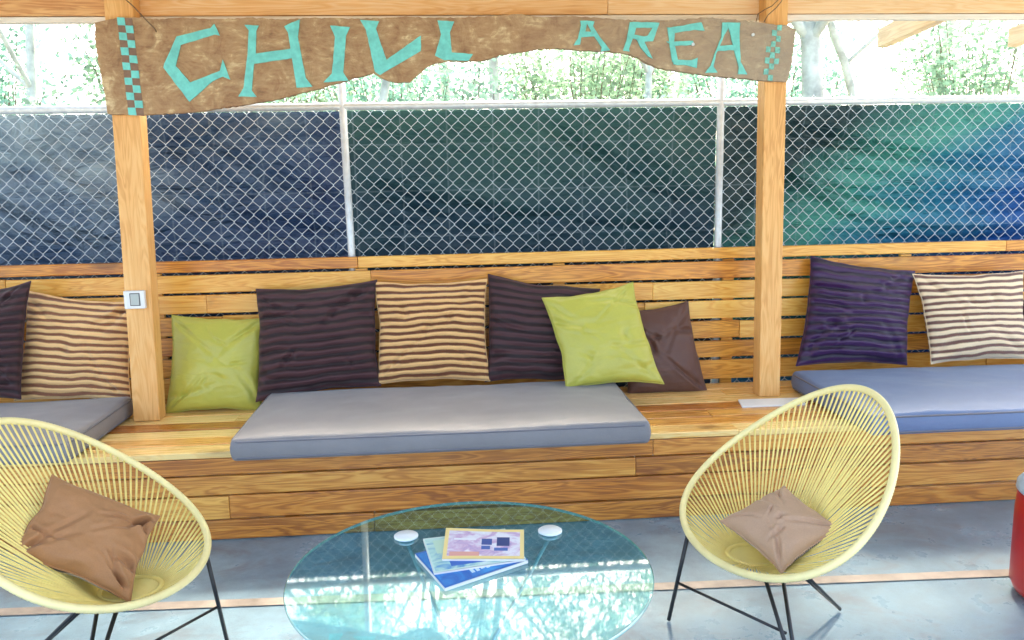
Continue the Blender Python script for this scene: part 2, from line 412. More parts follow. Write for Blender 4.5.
# ------------------------------------------------------------------ pergola
perg = empty('pergola', (1.45, .57, 0), 'pale timber pergola frame with two square posts rising from the bench', 'pergola')
def post(xb, xt, w=.118):
    b = MB(); y0, y1 = .516, .606; z0, z1 = S+.001, 2.40
    b.quadbox([(xb-w/2,y0,z0),(xb+w/2,y0,z0),(xb+w/2,y1,z0),(xb-w/2,y1,z0),(xt-w/2,y0,z1),(xt+w/2,y0,z1),(xt+w/2,y1,z1),(xt-w/2,y1,z1)], .45)
    b.build('post', M['post'], perg, bevel=.005)
post(-.029, .018); post(2.936, 2.908, .104)
b = MB(); z0, z1 = 2.185, 2.37
for xa, xb_, bv in ((-2.3, .06, .18), (.062, 2.15, .70), (2.152, 5.6, 1.0)): b.box(xa, xb_, .609, .655, z0-.0, z1, bv)
b.build('header_beam', M['beam'], perg, bevel=.003)
b = MB(); b.box(-2.3, 5.6, .612, .652, 2.158, 2.182, .9); b.build('ledger_strip', M['ledger'], perg, bevel=.002)  # added pale strip, paints the sky-lit underside of the header beam
for x in (.03, .78, 1.53, 2.28, 3.03, 3.80, 4.555, 5.3):
    ye = 1.24 if x > 2.9 else .82
    b = MB(); b.quadbox([(x-.028,.657,2.165),(x+.028,.657,2.165),(x+.028,ye,2.125),(x-.028,ye,2.125),(x-.028,.657,2.275),(x+.028,.657,2.275),(x+.028,ye,2.225),(x-.028,ye,2.225)], random.random())
    b.build('rafter', M['rafter'], perg, bevel=.003)
ROOF_Y0 = -2.4
b = MB(); n = 320   # unseen corrugated sheet over the seats, its reach set to shape the light
for i in range(n+1):
    x = X0+(X1-X0)*i/n; dz = .012*math.sin(i*.9)
    b.v += [(x, ROOF_Y0, 2.52+dz), (x, .80, 2.40+dz)]
for i in range(n): b.f.append((2*i, 2*i+2, 2*i+3, 2*i+1)); b.b.append(.5)
rf = b.build('roof', M['roofm'], perg, True, fix=False)
md = rf.modifiers.new('solid', 'SOLIDIFY'); md.thickness = .004

# ------------------------------------------------------------------ fence and tarps
fence = empty('chain_link_fence', (1.4, FY, 0), 'galvanised chain link fence with round steel posts behind the bench', 'fence')
for x, dx in ((-.986, 0), (.9024, .012), (2.7907, .0), (4.68, 0)):
    b = MB(); b.tube([(x+dx, FY, -.02), (x-dx, FY, 2.12)], .0185, 16); b.build('fence_post', M['galv'], fence, True)
b = MB(); b.tube([(X0, FY+.001, FZ), (X1, FY+.001, FZ)], .019, 14); b.build('top_rail', M['galv'], fence, True)
b = MB(); W = .0665; hw = W/2; vz = hw*1.04; zlo, zhi = .26, FZ+.035
k = 0; x = X0; ym = FY+.024
nz = int((zhi-zlo)/vz)
while x < X1:
    pts = []
    for j in range(nz+1):
        right = (j+k) % 2
        xx = x + (hw+.001 if right else -.001); z = zhi-j*vz
        sag = .0015*math.sin(x*7+z*5)
        pts.append((xx+sag, ym+(.0022 if right else -.0022), z+.0025)); pts.append((xx+sag, ym-(.0022 if right else -.0022), z-.0025))
    b.tube(pts, .00145, 4, caps=False, bv=.5); x += hw; k += 1
b.build('chain_link_mesh', M['wire'], fence, True, fix=False)

def tarp(name, x0, x1, y, amp, folds, m, label, seed):
    nx, nzz = int((x1-x0)*60), 100; b = MB(); z0, z1 = .22, 1.797
    for j in range(nzz+1):
        for i in range(nx+1):
            x = x0+(x1-x0)*i/nx; z = z0+(z1-z0)*j/nzz
            e = min(1, (z1-z)*5)*min(1, (x-x0)*5+.15, (x1-x)*5+.15)
            d = amp*noise.noise(Vector((x*.9+seed, z*1.5, seed)))*1.0+.012*noise.noise(Vector((x*1.6-z*2.+seed, z*9+x*3.2, seed+8)))+amp*.5*noise.noise(Vector((x*2.4-z*2.1, z*4+x*1.5, seed+4)))
            for (ax, az, bx, bz, wd, am) in folds:
                tx, tz = bx-ax, bz-az; ll = math.hypot(tx, tz); q = ((x-ax)*tx+(z-az)*tz)/ll/ll
                dd = ((x-ax)*tz-(z-az)*tx)/ll - .03*math.sin(q*3.1)
                g = math.exp(-(dd/wd)**2)*(1 if 0 < q < 1 else math.exp(-((q-(0 if q < 0 else 1))*6)**2))
                d += am*g
            b.v.append((x, y+.012+e*max(.0, .05+(d+amp*.3)*1.7), z))
    for j in range(nzz):
        for i in range(nx):
            a = j*(nx+1)+i; b.f.append((a, a+1, a+nx+2, a+nx+1)); b.b.append(.5)
    o = b.build(name, m, smooth=True, fix=False); md = o.modifiers.new('solid', 'SOLIDIFY'); md.thickness = .0015; md.offset = 1
    return tag(o, label, 'tarp', 'tarps hung on the chain link fence')
def fp(u, v): p = at(u, v, 1, FY+.05); return p.x, p.z
def fold(a, c, wd, am): return (*fp(*a), *fp(*c), wd, am)
tarp('tarp', X0, .895, FY+.03, .03, [fold((-40,185), (90,242), .022, .06), fold((20,150), (130,215), .04, -.04), fold((0,170), (60,130), .04, .04), fold((30,125), (120,165), .02, .03), fold((150,150), (230,130), .02, .03), fold((-30,215), (60,250), .02, .04), fold((225,150), (335,200), .025, .035),
     fold((150,125), (240,190), .03, .03), fold((180,200), (330,235), .05, .03)], M['tarpL'], 'slate blue tarp with diagonal folds hung on the fence left of the left steel post', 1)
tarp('tarp', .905, 2.785, FY+.03, .022, [fold((560,130), (715,205), .03, .035), fold((380,190), (560,238), .03, .03), fold((420,200), (700,235), .04, .03), fold((380,225), (560,215), .03, .02), fold((620,120), (700,180), .04, -.02)], M['tarpM'],
     'nearly black green shade cloth stretched on the fence between the two steel posts', 5)
tarp('tarp', 2.795, X1, FY+.03, .03, [fold((785,160), (870,212), .03, -.07), fold((870,212), (1040,216), .035, -.07), fold((790,130), (1040,165), .03, .04), fold((800,185), (1030,195), .025, .04), fold((800,140), (960,175), .05, -.03), fold((850,235), (1010,240), .03, .03)],
     M['tarpR'], 'teal tarp turning blue to the right with long sagging folds', 9)

# ------------------------------------------------------------------ sign
SY = .478
sign = empty('wooden_sign', (1.45, SY, 1.95), 'long ragged edged wooden sign reading CHILL AREA in turquoise letters hung across the two posts', 'sign')
A_ = lambda pts: [(x/2.56, y/2.56) for x, y in pts]
B_ = lambda pts: [(380+x/2.327, y/2.327) for x, y in pts]
C_ = lambda pts, ox: [(ox+x/5.33, y/5.33) for x, y in pts]
top = A_([(243,57),(270,52),(300,46),(345,45),(400,49),(470,45),(560,49),(640,45),(720,50),(800,45),(900,47)]) + B_([(0,42),(60,38),(120,42),(200,40),(270,37),(320,33),(380,40),(440,37),(520,42),(600,48),(680,47),(760,41),(850,48),(900,55),(950,60),(967,68)])
bot = A_([(275,292),(360,294),(430,291),(500,287),(560,278),(640,266),(700,256),(760,241),(830,222),(900,202),(955,186)]) + B_([(0,180),(10,184),(40,192),(70,189),(90,172),(105,158),(125,148),(150,142),(200,143),(240,140),(280,128),(320,121),(370,114),(420,112),(470,117),(530,119),(580,125),(600,134),(620,146),(650,158),(690,165),(740,172),(790,178),(850,183),(900,188),(948,190)])
outline = top + B_([(966,80),(958,150)]) + bot[::-1] + A_([(268,240),(252,160),(243,100)])
def rough_line(pts, step=3., amp=.8):
    out = []; n = len(pts)
    for i in range(n):
        a, c = pts[i], pts[(i+1) % n]; l = math.hypot(c[0]-a[0], c[1]-a[1]); k = max(1, int(l/step))
        for q in range(k):
            t = q/k; x = a[0]+(c[0]-a[0])*t; y = a[1]+(c[1]-a[1])*t
            out.append((x+amp*noise.noise(Vector((x*.35, y*.35, 3))), y+amp*1.5*noise.noise(Vector((x*.3, y*.3, 8)))))
    return out
def P2(pts, y=SY): return [(lambda p: (p.x, p.z))(at(u, v, 1, y)) for u, v in pts]
b = MB(); b.prism(P2(rough_line(outline)), SY, SY+.034)
b.build('board', M['sign'], sign, bevel=.004)
def letter(strokes, m=M['turq'], name='letter', dep=.005, rg=.35):
    b = MB()
    for i, s in enumerate(strokes): b.prism(P2(rough_line(s, 4, rg)), SY-dep-.0012*i, SY+.002)
    b.build(name, m, sign)
O1 = 100
letter([C_([(610,128),(625,160),(640,190),(612,185),(432,240),(405,352),(482,440),(640,378),(655,318),(672,362),(695,425),(655,408),(600,435),(478,543),(340,362),(345,340),(410,195),(590,150)], O1)])
letter([A_([(626,64),(663,66),(656,80),(655,138),(650,170),(645,232),(657,248),(611,247),(624,225),(634,140),(637,78)]),
        A_([(653,138),(752,124),(755,148),(650,164)]),
        A_([(728,68),(768,50),(763,95),(783,200),(800,222),(760,225),(750,160),(738,85)])])
letter([A_([(845,66),(896,70),(886,92),(879,185),(892,206),(828,211),(850,188),(858,95)])])
letter([[(360,20),(379,21.5),(376,29),(386.5,60),(421,35.5),(421,51),(380,75),(375,72),(366,30)]])
letter([B_([(134,48),(173,50),(163,75),(167,122),(216,126),(206,142),(150,140),(128,130),(142,80)])])
O2 = 550
letter([C_([(160,112),(200,112),(185,180),(165,200),(160,238),(125,242),(148,205),(165,135)], O2),
        C_([(190,112),(235,115),(228,140),(262,195),(320,268),(270,275),(275,255),(225,180)], O2), C_([(165,172),(240,168),(252,192),(160,200)], O2)])
letter([C_([(425,118),(468,118),(450,180),(420,262),(425,276),(388,270),(408,210)], O2),
        C_([(440,118),(582,122),(548,220),(495,224),(440,205),(446,185),(500,196),(520,190),(545,150),(450,148)], O2),
        C_([(455,200),(495,210),(520,262),(545,312),(520,300),(480,250)], O2)])
letter([C_([(625,150),(668,150),(660,220),(680,320),(780,362),(650,330),(638,250)], O2),
        C_([(620,150),(705,138),(805,118),(822,165),(770,160),(668,176)], O2), C_([(618,222),(760,218),(770,240),(655,245)], O2),
        C_([(655,320),(752,322),(785,308),(780,364),(730,350),(655,345)], O2)])
O3 = 700
letter([C_([(118,120),(165,120),(128,190),(85,290),(70,355),(92,388),(25,388),(55,350),(75,290),(112,200)], O3),
        C_([(140,120),(212,122),(208,200),(215,330),(250,398),(200,395),(205,360),(178,260),(160,180)], O3), C_([(95,246),(185,240),(198,268),(88,272)], O3)])
# chequered strips
def checker(p_top, p_bot, rows, wpx, cols, m1, m2, skip=0):
    ba, bb = MB(), MB()
    for r in range(rows):
        t0, t1 = r/rows, (r+1)/rows
        for c in range(cols):
            def q(t, cc): return (p_top[0]+(p_bot[0]-p_top[0])*t+cc*wpx, p_top[1]+(p_bot[1]-p_top[1])*t+cc*.4)
            quad = [q(t0, c), q(t0, c+1), q(t1, c+1), q(t1, c)]
            on = (r+c) % 2 == 0
            if skip and on and random.random() < skip: continue
            if on: ba.prism(P2([(x+random.uniform(-.3, .3), y+random.uniform(-.3, .3)) for x, y in quad]), SY-.0035, SY+.001)
            elif m2: bb.prism(P2(quad), SY-.0015, SY+.001)
    o = ba.build('checker_strip', m1, sign)
    if m2: bb.build('checker_square', m2, None); adopt(bpy.data.objects['checker_square'], sign)
checker((117, 17.5), (129, 115), 13, 7.6, 2, M['turq'], M['brownpaint'])
checker((768, 24), (763, 80), 10, 4.6, 3, M['turq2'], None, .25)
def wire3(pts, r=.0018, name='hanging_wire', m=M['wirebrown']):
    b = MB(); b.tube(pts, r, 6); b.build(name, m, sign, True)
wp = lambda u, v, y: at(u, v, 1, y)
wire3([wp(123,-3,.50), wp(135,8,.47), wp(146,20,.465), wp(154,28,.468), wp(156.5,32,.479)], .0025)
wire3([wp(756,22,.478), wp(758,14,.47), wp(764,10,.50), wp(772,6,.505), wp(778,0,.5), wp(782,-4,.5)], .002)
wire3([wp(764,22,.478), wp(768,15,.47), wp(776,8,.5), wp(781,2,.5), wp(784,-4,.5)], .002)
b = MB(); c = wp(752.5, 35, SY); b.tube([(c.x, SY-.01, c.z), (c.x, SY+.001, c.z)], .007, 10); b.build('screw', M['galv'], sign)
b = MB(); c = wp(692.5, 44.5, SY); b.tube([(c.x, SY-.01, c.z), (c.x, SY+.001, c.z)], .007, 10); b.build('screw', M['galv'], sign)

# wall box on the left post
t = empty('thermostat', at(136, 312, 1, .516), 'small white thermostat box with grey display on the left timber post', 'thermostat')
p0, p1 = at(126.5, 308.5, 1, .513), at(145.5, 290, 1, .513)
b = MB(); b.box(p0.x, p1.x, .490, .5155, p0.z, p1.z); b.build('case', M['white'], t, bevel=.004)
q0, q1 = at(130.5, 306, 1, .49), at(139.5, 293, 1, .49)
b = MB(); b.box(q0.x, q1.x, .4875, .4915, q0.z, q1.z); b.build('display_frame', M['dark'], t, bevel=.001)
b = MB(); b.box(q0.x+.004, q1.x-.004, .4862, .489, q0.z+.004, q1.z-.004); b.build('display', M['screen'], t)
# pale strip on the seat
c = [at(u, v, 2, S+.004) for u, v in ((738,400.5),(802,398.5),(806,405),(742,407.5))]
b = MB(); b.quadbox([*[(p.x, p.y, S+.0015) for p in reversed(c)], *[(p.x, p.y, S+.010) for p in reversed(c)]])
tag(b.build('plastic_strip', M['white'], bevel=.002), 'flat pale strip lying on the bench in front of the right timber post', 'strip')

# ------------------------------------------------------------------ cushions
def cushion(x0, x1, y0, y1, z0, h, m, label, seed):
    root = empty('seat_cushion', ((x0+x1)/2, (y0+y1)/2, z0), label, 'cushion', 'box seat cushions on the bench')
    bm = bmesh.new(); nx, ny, nz = 70, 28, 5
    def f(i, j, k):
        u, v, w = i/nx*2-1, j/ny*2-1, k/nz*2-1
        x, y, z = (x0+x1)/2+u*(x1-x0)/2, (y0+y1)/2+v*(y1-y0)/2, z0+h*(w+1)/2
        bul = .010*(1-w*w)
        if abs(u) > .999: x += math.copysign(bul, u)
        if abs(v) > .999: y += math.copysign(bul, v)
        if w > .99: z += .012*(1-u**6)*(1-v**4)+.010*noise.noise(Vector((x*3, y*4, seed)))+.0025*noise.noise(Vector((x*15, y*18, seed)))
        x += .002*noise.noise(Vector((x*3, y*5, seed))); y += .002*noise.noise(Vector((x*3, y*5, seed+3)))
        return (x, y, z)
    vs = {}
    def V(i, j, k):
        if (i, j, k) not in vs: vs[(i, j, k)] = bm.verts.new(f(i, j, k))
        return vs[(i, j, k)]
    for i in range(nx):
        for j in range(ny):
            bm.faces.new((V(i,j,nz),V(i+1,j,nz),V(i+1,j+1,nz),V(i,j+1,nz))); bm.faces.new((V(i,j,0),V(i,j+1,0),V(i+1,j+1,0),V(i+1,j,0)))
    for k in range(nz):
        for i in range(nx):
            bm.faces.new((V(i,0,k),V(i+1,0,k),V(i+1,0,k+1),V(i,0,k+1))); bm.faces.new((V(i,ny,k),V(i,ny,k+1),V(i+1,ny,k+1),V(i+1,ny,k)))
        for j in range(ny):
            bm.faces.new((V(0,j,k),V(0,j,k+1),V(0,j+1,k+1),V(0,j+1,k))); bm.faces.new((V(nx,j,k),V(nx,j+1,k),V(nx,j+1,k+1),V(nx,j,k+1)))
    me = bpy.data.meshes.new('cover'); bm.to_mesh(me); bm.free()
    o = link('cover', me, m, None, True); adopt(o, root)
    md = o.modifiers.new('bevel', 'BEVEL'); md.width = .016; md.segments = 4; md.limit_method = 'ANGLE'; md.angle_limit = R(50)
    b = MB()
    for zz, dd in ((z0+h-.014, 0.0055), (z0+.014, .0055)):
        r = .03; pts = []
        for cx, cy, a0 in ((x1-r, y1-r, 0), (x0+r, y1-r, 90), (x0+r, y0+r, 180), (x1-r, y0+r, 270)):
            for q in range(6):
                a = R(a0+q*18); pts.append((cx+(r+dd)*math.cos(a), cy+(r+dd)*math.sin(a), zz+.001*noise.noise(Vector((cx+a, cy, seed)))))
        b.tube(pts, .0042, 6, closed=True)
    b.build('piping', M['piping'], root, True)
cushion(.522, 2.172, -.130, .605, S+.001, .094, M['grey'], 'long pale grey box cushion in the middle of the bench behind the glass table', 3)
cushion(-1.85, -.13, -.06, .62, S+.001, .094, M['grey'], 'dark grey box cushion at the left end behind the left chair', 11)
cushion(3.10, 4.80, -.16, .63, S+.001, .094, M['greyR'], 'blue grey box cushion on the bench right of the right timber post', 21)

# ------------------------------------------------------------------ pillows
def pillow(corners, p, n, T, mats, label, seed, group, wr=.0075, bow=.07, ribs=0, nn=84):
    if ribs: nn = 112
    n = n.normalized(); P = [at_plane(u, v, p, n) for u, v in corners]   # TL TR BR BL
    cen = sum(P, Vector())/4
    me = bpy.data.meshes.new('pillow'); bm = bmesh.new(); uvl = bm.loops.layers.uv.new('UVMap')
    rc_ = random.Random(int(seed*100)); CR = []
    for q in range(11):     # creases: most run in from a corner or an edge, a few cross the middle
        k = rc_.random()
        if k < .55: a = Vector((rc_.choice((-1, 1))*rc_.uniform(.75, .95), rc_.choice((-1, 1))*rc_.uniform(.75, .95))); tgt = Vector((rc_.uniform(-.35, .35), rc_.uniform(-.35, .35)))
        elif k < .8: a = Vector((rc_.choice((-1, 1))*.95, rc_.uniform(-.7, .7))); tgt = Vector((rc_.uniform(-.2, .2), a.y+rc_.uniform(-.3, .3)))
        else: a = Vector((rc_.uniform(-.6, .6), rc_.uniform(-.6, .6))); tgt = a+Vector((rc_.uniform(-.5, .5), rc_.uniform(-.5, .5)))
        t1 = rc_.uniform(.45, .95); CR.append((a, a.lerp(tgt, t1), rc_.uniform(.035, .085), rc_.uniform(.5, 1.3), rc_.uniform(-.15, .15)))
    def crease(u, v):
        s = 0; p_ = Vector((u, v))
        for a, e_, wd, am, cv in CR:
            d = e_-a; l2 = d.length_squared; t = (p_-a).dot(d)/l2; tc = max(0, min(1, t))
            off = (p_-a).cross(d) if False else ((p_.x-a.x)*d.y-(p_.y-a.y)*d.x)/math.sqrt(l2)-cv*math.sin(tc*math.pi)*.5
            en = math.exp(-((t-tc)*math.sqrt(l2)/.12)**2); x = off/wd
            s += am*en*(1-.75*tc)*((-math.exp(-x*x))+.55*math.exp(-((x-1.7)/1.1)**2)+.35*math.exp(-((x+1.9)/1.3)**2))
        return s
    def base(u, v):
        a = (u+1)/2; c = (v+1)/2
        return (P[3]*(1-a)+P[2]*a)*(1-c)+(P[0]*(1-a)+P[1]*a)*c
    def pt(i, j, side):
        u = math.sin((i/nn-.5)*math.pi); v = math.sin((j/nn-.5)*math.pi)
        u = .5*u+.5*(i/nn*2-1); v = .5*v+.5*(j/nn*2-1)
        uu = u*(1-bow*(1-v*v)*(1+.5*noise.noise(Vector((v*2, seed, 1+math.copysign(1, u)))))); vv = v*(1-bow*(1-u*u)*(1+.5*noise.noise(Vector((u*2, seed, 5+math.copysign(1, v))))))
        q = base(uu, vv); prof = max(0, (1-u*u)*(1-v*v))
        h = T*prof**.42*(1-.15*v)
        e = min(1, prof*6)
        # creases: ridged folds running in from the corners and across
        q3 = Vector((u*1.3+seed*3.7, v*1.3, seed))
        w = wr*(1.05*crease(u, v)+1.0*noise.noise(q3*1.1)+.12*noise.noise(Vector((u*7, v*8, seed+11))))
        wv_ = v*.5+.5+.022*noise.noise(Vector((u*1.1+seed, v*1.6, 4)))+.010*noise.noise(Vector((u*3.4+seed, v*4.5, 9)))+.012*u*u*v
        if ribs: h += e*.0042*math.sin(wv_*ribs*2*math.pi)*(1+.5*noise.noise(Vector((u*4, v*9, seed))))
        edge = .004*noise.noise(Vector((u*6, v*6, seed+2)))*(1-e)
        return q+n*(side*(h+w*e*(1.6 if side > 0 else .3)))+n*edge, (u*.5+.5, wv_)
    V = {}
    for side in (1, -1):
        for i in range(nn+1):
            for j in range(nn+1):
                bd = i in (0, nn) or j in (0, nn)
                if side == -1 and bd: V[(i, j, -1)] = V[(i, j, 1)]; continue
                c, uv = pt(i, j, 0 if bd else side)
                V[(i, j, side)] = (bm.verts.new(c), uv)
    for side in (1, -1):
        for i in range(nn):
            for j in range(nn):
                q = [V[(i,j,side)], V[(i+1,j,side)], V[(i+1,j+1,side)], V[(i,j+1,side)]]
                if side < 0: q.reverse()
                f = bm.faces.new([x[0] for x in q]); f.smooth = True; f.material_index = 0 if side > 0 or len(mats) == 1 else 1
                for lp, x in zip(f.loops, q): lp[uvl].uv = x[1]
    for v in bm.verts: v.co -= cen
    bmesh.ops.recalc_face_normals(bm, faces=bm.faces)
    bm.to_mesh(me); bm.free()
    o = link('pillow', me, mats); o.location = cen
    # sewn seam
    md = o.modifiers.new('sub', 'SUBSURF'); md.levels = 1; md.render_levels = 1
    b = MB(); pts = []
    for i in range(nn): pts.append(pt(i, 0, 0)[0])
    for j in range(nn): pts.append(pt(nn, j, 0)[0])
    for i in range(nn, 0, -1): pts.append(pt(i, nn, 0)[0])
    for j in range(nn, 0, -1): pts.append(pt(0, j, 0)[0])
    b.tube(pts, .0022, 6, closed=True); s = b.build('seam', mats[0], None, True)
    s.parent = o; s.matrix_parent_inverse = Matrix.Translation(-cen)
    return tag(o, label, 'pillow', group)
G1 = 'scatter cushions on the bench'
def lean(yb, zb, a): return Vector((0, yb, zb)), Vector((0, -math.cos(R(a)), math.sin(R(a))))
RIBS = {'plum': 12, 'plum2': 13, 'purple': 12, 'tan': 14, 'tanL': 14, 'tanR': 13}
def bp(c, yb, zb, a, T, m, label, seed, yaw=0, **k):
    k['ribs'] = RIBS.get(m, 0)
    p, n = lean(yb, zb, a); n = Matrix.Rotation(R(yaw), 3, 'Z') @ n
    p.x = at(sum(x for x, _ in c)/4, 380, 1, yb).x
    return pillow(c, p, n, T, [M[m]], label, seed, G1, **k)
C = S+.10
bp([(28,291),(136,302),(131,402),(14,401)], .63, C, 17, .075, 'tanL', 'tan and brown striped pillow between the leftmost dark pillow and the left post', 1.3, wr=.008)
bp([(-75,300),(31,281),(21,399),(-80,404)], .53, C, 14, .075, 'plum2', 'leftmost dark plum pillow, cut by the photo edge', 2.1)
bp([(172,315),(266,318),(262,411),(165,414)], .66, S, 16, .07, 'lime', 'lime green pillow standing on the bare bench beside the left post', 3.7, wr=.007)
bp([(256,289),(377,280),(381,386),(256,402)], .61, C-.03, 17, .08, 'plum', 'large dark plum ribbed pillow right of the lime pillow at the left post', 4.4)
bp([(374,282),(487,279),(490,381),(377,384)], .62, C, 17, .075, 'tan', 'tan and brown striped pillow in the middle of the bench between two plum pillows', 5.2)
bp([(488,274),(600,289),(588,382),(485,382)], .63, C, 17, .075, 'plum', 'dark plum ribbed pillow partly hidden behind the tilted lime pillow', 6.6)
bp([(618,312),(688,301),(708,394),(628,396)], .70, S, 15, .06, 'brown', 'smooth dark brown pillow resting on bare bench behind the tilted lime pillow', 7.7)
bp([(542,298),(633,282),(664,384),(566,389)], .475, C-.01, 22, .065, 'lime', 'tilted lime green pillow leaning in front of the plum and brown pillows', 8.1, wr=.006, bow=.09)
bp([(811,256),(915,271),(907,365),(796,366)], .63, C-.01, 17, .08, 'purple', 'deep purple ribbed pillow just right of the right post', 9.9, wr=.008)
bp([(1018,300),(1090,298),(1096,356),(1020,354)], .66, C, 14, .06, 'plum2', 'rightmost dark pillow, only its edge showing past the cream striped pillow', 10.2)
bp([(913,274),(1023,271),(1029,359),(931,364)], .60, C, 17, .075, 'tanR', 'cream and brown striped pillow on the blue grey cushion', 11.4)

# ------------------------------------------------------------------ chairs
def rim_points(cx, cy, cz, hd, al, a, bl, pear, bend, n):
    out = []
    for i in range(n):
        th = 2*math.pi*i/n; u, v = math.cos(th), math.sin(th)
        side = a*v*(1-pear*u); Lg = bl*u; X = Lg*math.cos(al); Z = -Lg*math.sin(al)+bend*(v*v-.5)
        out.append(Vector((cx+X*math.cos(hd)-side*math.sin(hd), cy+X*math.sin(hd)+side*math.cos(hd), cz+Z)))
    return out
def chair(par, ring, feet, label, bars):
    root = empty('cord_chair', (par[0], par[1], 0), label, 'chair', 'yellow cord lounge chairs at the table')
    # rim tube wrapped in cord
    n = 620; pts = rim_points(*par, n)
    b = MB(); rr = [.0102+.0012*abs(math.sin(i*math.pi/2.5)) for i in range(n)]
    b.tube(pts, rr, 10, closed=True); b.build('rim', M['cord_rim'], root, True)
    rc = Vector(ring[:3]); ra, rb = ring[3], ring[4]
    nc = 104; b = MB(); rp = rim_points(*par, nc*4)
    rrg = []
    for i in range(nc):
        o = rp[i*4]; d = (o-rc); ang = math.atan2(d.y, d.x)
        for s in (0,):
            o2 = rp[(i*4+s) % (nc*4)]
            q = rc+Vector((ra*math.cos(ang+s*.012), rb*math.sin(ang+s*.012), 0))
            t = (o2-q).normalized(); e = o2-t*.006
            mid = (q+e)/2+Vector((0, 0, -.006-.004*random.random()))+Vector((random.uniform(-1, 1), random.uniform(-1, 1), 0))*.0015
            bv = random.random()
            b.tube([q, q.lerp(mid, .5)+Vector((0,0,-.001)), mid, mid.lerp(e, .5)+Vector((0,0,-.001)), e], .0031, 6, bv=bv)
    b.build('cord_seat', M['cord'], root, True)
    b = MB()
    rpts = [rc+Vector((ra*math.cos(2*math.pi*i/160), rb*math.sin(2*math.pi*i/160), 0)) for i in range(160)]
    b.tube(rpts, [.0085+.001*(i % 2) for i in range(160)], 8, closed=True)
    for q in range(19):   # cords laced across the bottom ring
        yy = (q-9)/9.6; xx = math.sqrt(max(0, 1-yy*yy))
        b.tube([rc+Vector((-xx*ra, yy*rb, 0)), rc+Vector((0, yy*rb, -.004)), rc+Vector((xx*ra, yy*rb, 0))], .0034, 6)
    b.build('base_ring', M['cord'], root, True)
    # steel frame: ring under the seat and three V legs
    fr = Vector((rc.x*.85+par[0]*.15, rc.y-.015, rc.z-.020))
    fpts = [fr+Vector((.09*math.cos(2*math.pi*i/48), .09*math.sin(2*math.pi*i/48), .012)) for i in range(48)]
    tops = []
    for (fx, fy_, kind) in feet:
        f = Vector((fx, fy_, .008)); b = MB()
        if kind:   # outer rod runs up to the rim
            tgt = Vector(kind); tgt = min(pts, key=lambda p: (p-tgt).length)-Vector((0, 0, .008))
            b.tube([f, tgt], .0065, 8)
            tops.append((f, tgt))
        else:
            ang = math.atan2(f.y-fr.y, f.x-fr.x)
            tops.append((f, fr+Vector((.09*math.cos(ang), .09*math.sin(ang), .0))))
            for s in (-.32, .32):
                tp = fr+Vector((.09*math.cos(ang+s), .09*math.sin(ang+s), .012))
                b.tube([f+Vector((0, 0, .002)), tp], .0062, 8)
        lg = b.build('leg', M['black'], root, True)
        b = MB(); b.lathe([(0, 0), (.013, 0), (.016, .004), (.016, .018), (.010, .026), (0, .026)], fx, fy_, 16)
        ft = b.build('rubber_foot', M['black'], None, True); ft.parent = lg; ft.matrix_parent_inverse = Matrix.Translation(-root.location)
    for (a, c, z0, z1) in bars:
        b = MB(); b.tube([tops[a][0].lerp(tops[a][1], z0), tops[c][0].lerp(tops[c][1], z1)], .0045, 8); b.build('stretcher', M['black'], root, True)
    return root
rimR = (2.375, -1.008, .539, -2.933, .699, .359, .348, -.153, -.047)
rimL = (.336, -.998, .538, -.237, .617, .342, .370, -.049, -.05)
lr = at(681, 530, 1, -.93); ll = at(208, 545, 1, -.93)
chair(rimR, (2.300, -.975, .280, .085, .075), [(2.067, -.844, tuple(lr)), (2.325, -1.27, None), (2.646, -.846, None)],
      'whole yellow cord chair on thin black legs holding the pale taupe pillow', [(0, 1, .45, .5)])
chair(rimL, (.430, -.975, .280, .085, .075), [(.655, -.84, tuple(ll)), (.37, -1.27, None), (.055, -.85, None)],
      'yellow cord chair holding the warm brown pillow, cut by the left photo edge', [(0, 1, .45, .5)])
G2 = 'small pillows in the cord chairs'
pillow([(52,475),(160,516),(130,603),(8,552)], Vector((.32, -1.02, .425)), Vector((.56, -.45, .70)), .055, [M['taupe'], M['pattern']], 'crumpled warm brown pillow lying in the left cord chair', 12.3, G2, wr=.014, bow=.10)
pillow([(784,486),(841,528),(781,573),(720,521)], Vector((2.36, -1.04, .435)), Vector((-.36, -.36, .86)), .05, [M['taupe2'], M['pattern']], 'pale taupe pillow with patterned underside in the right cord chair', 13.9, G2, wr=.0055, bow=.09)

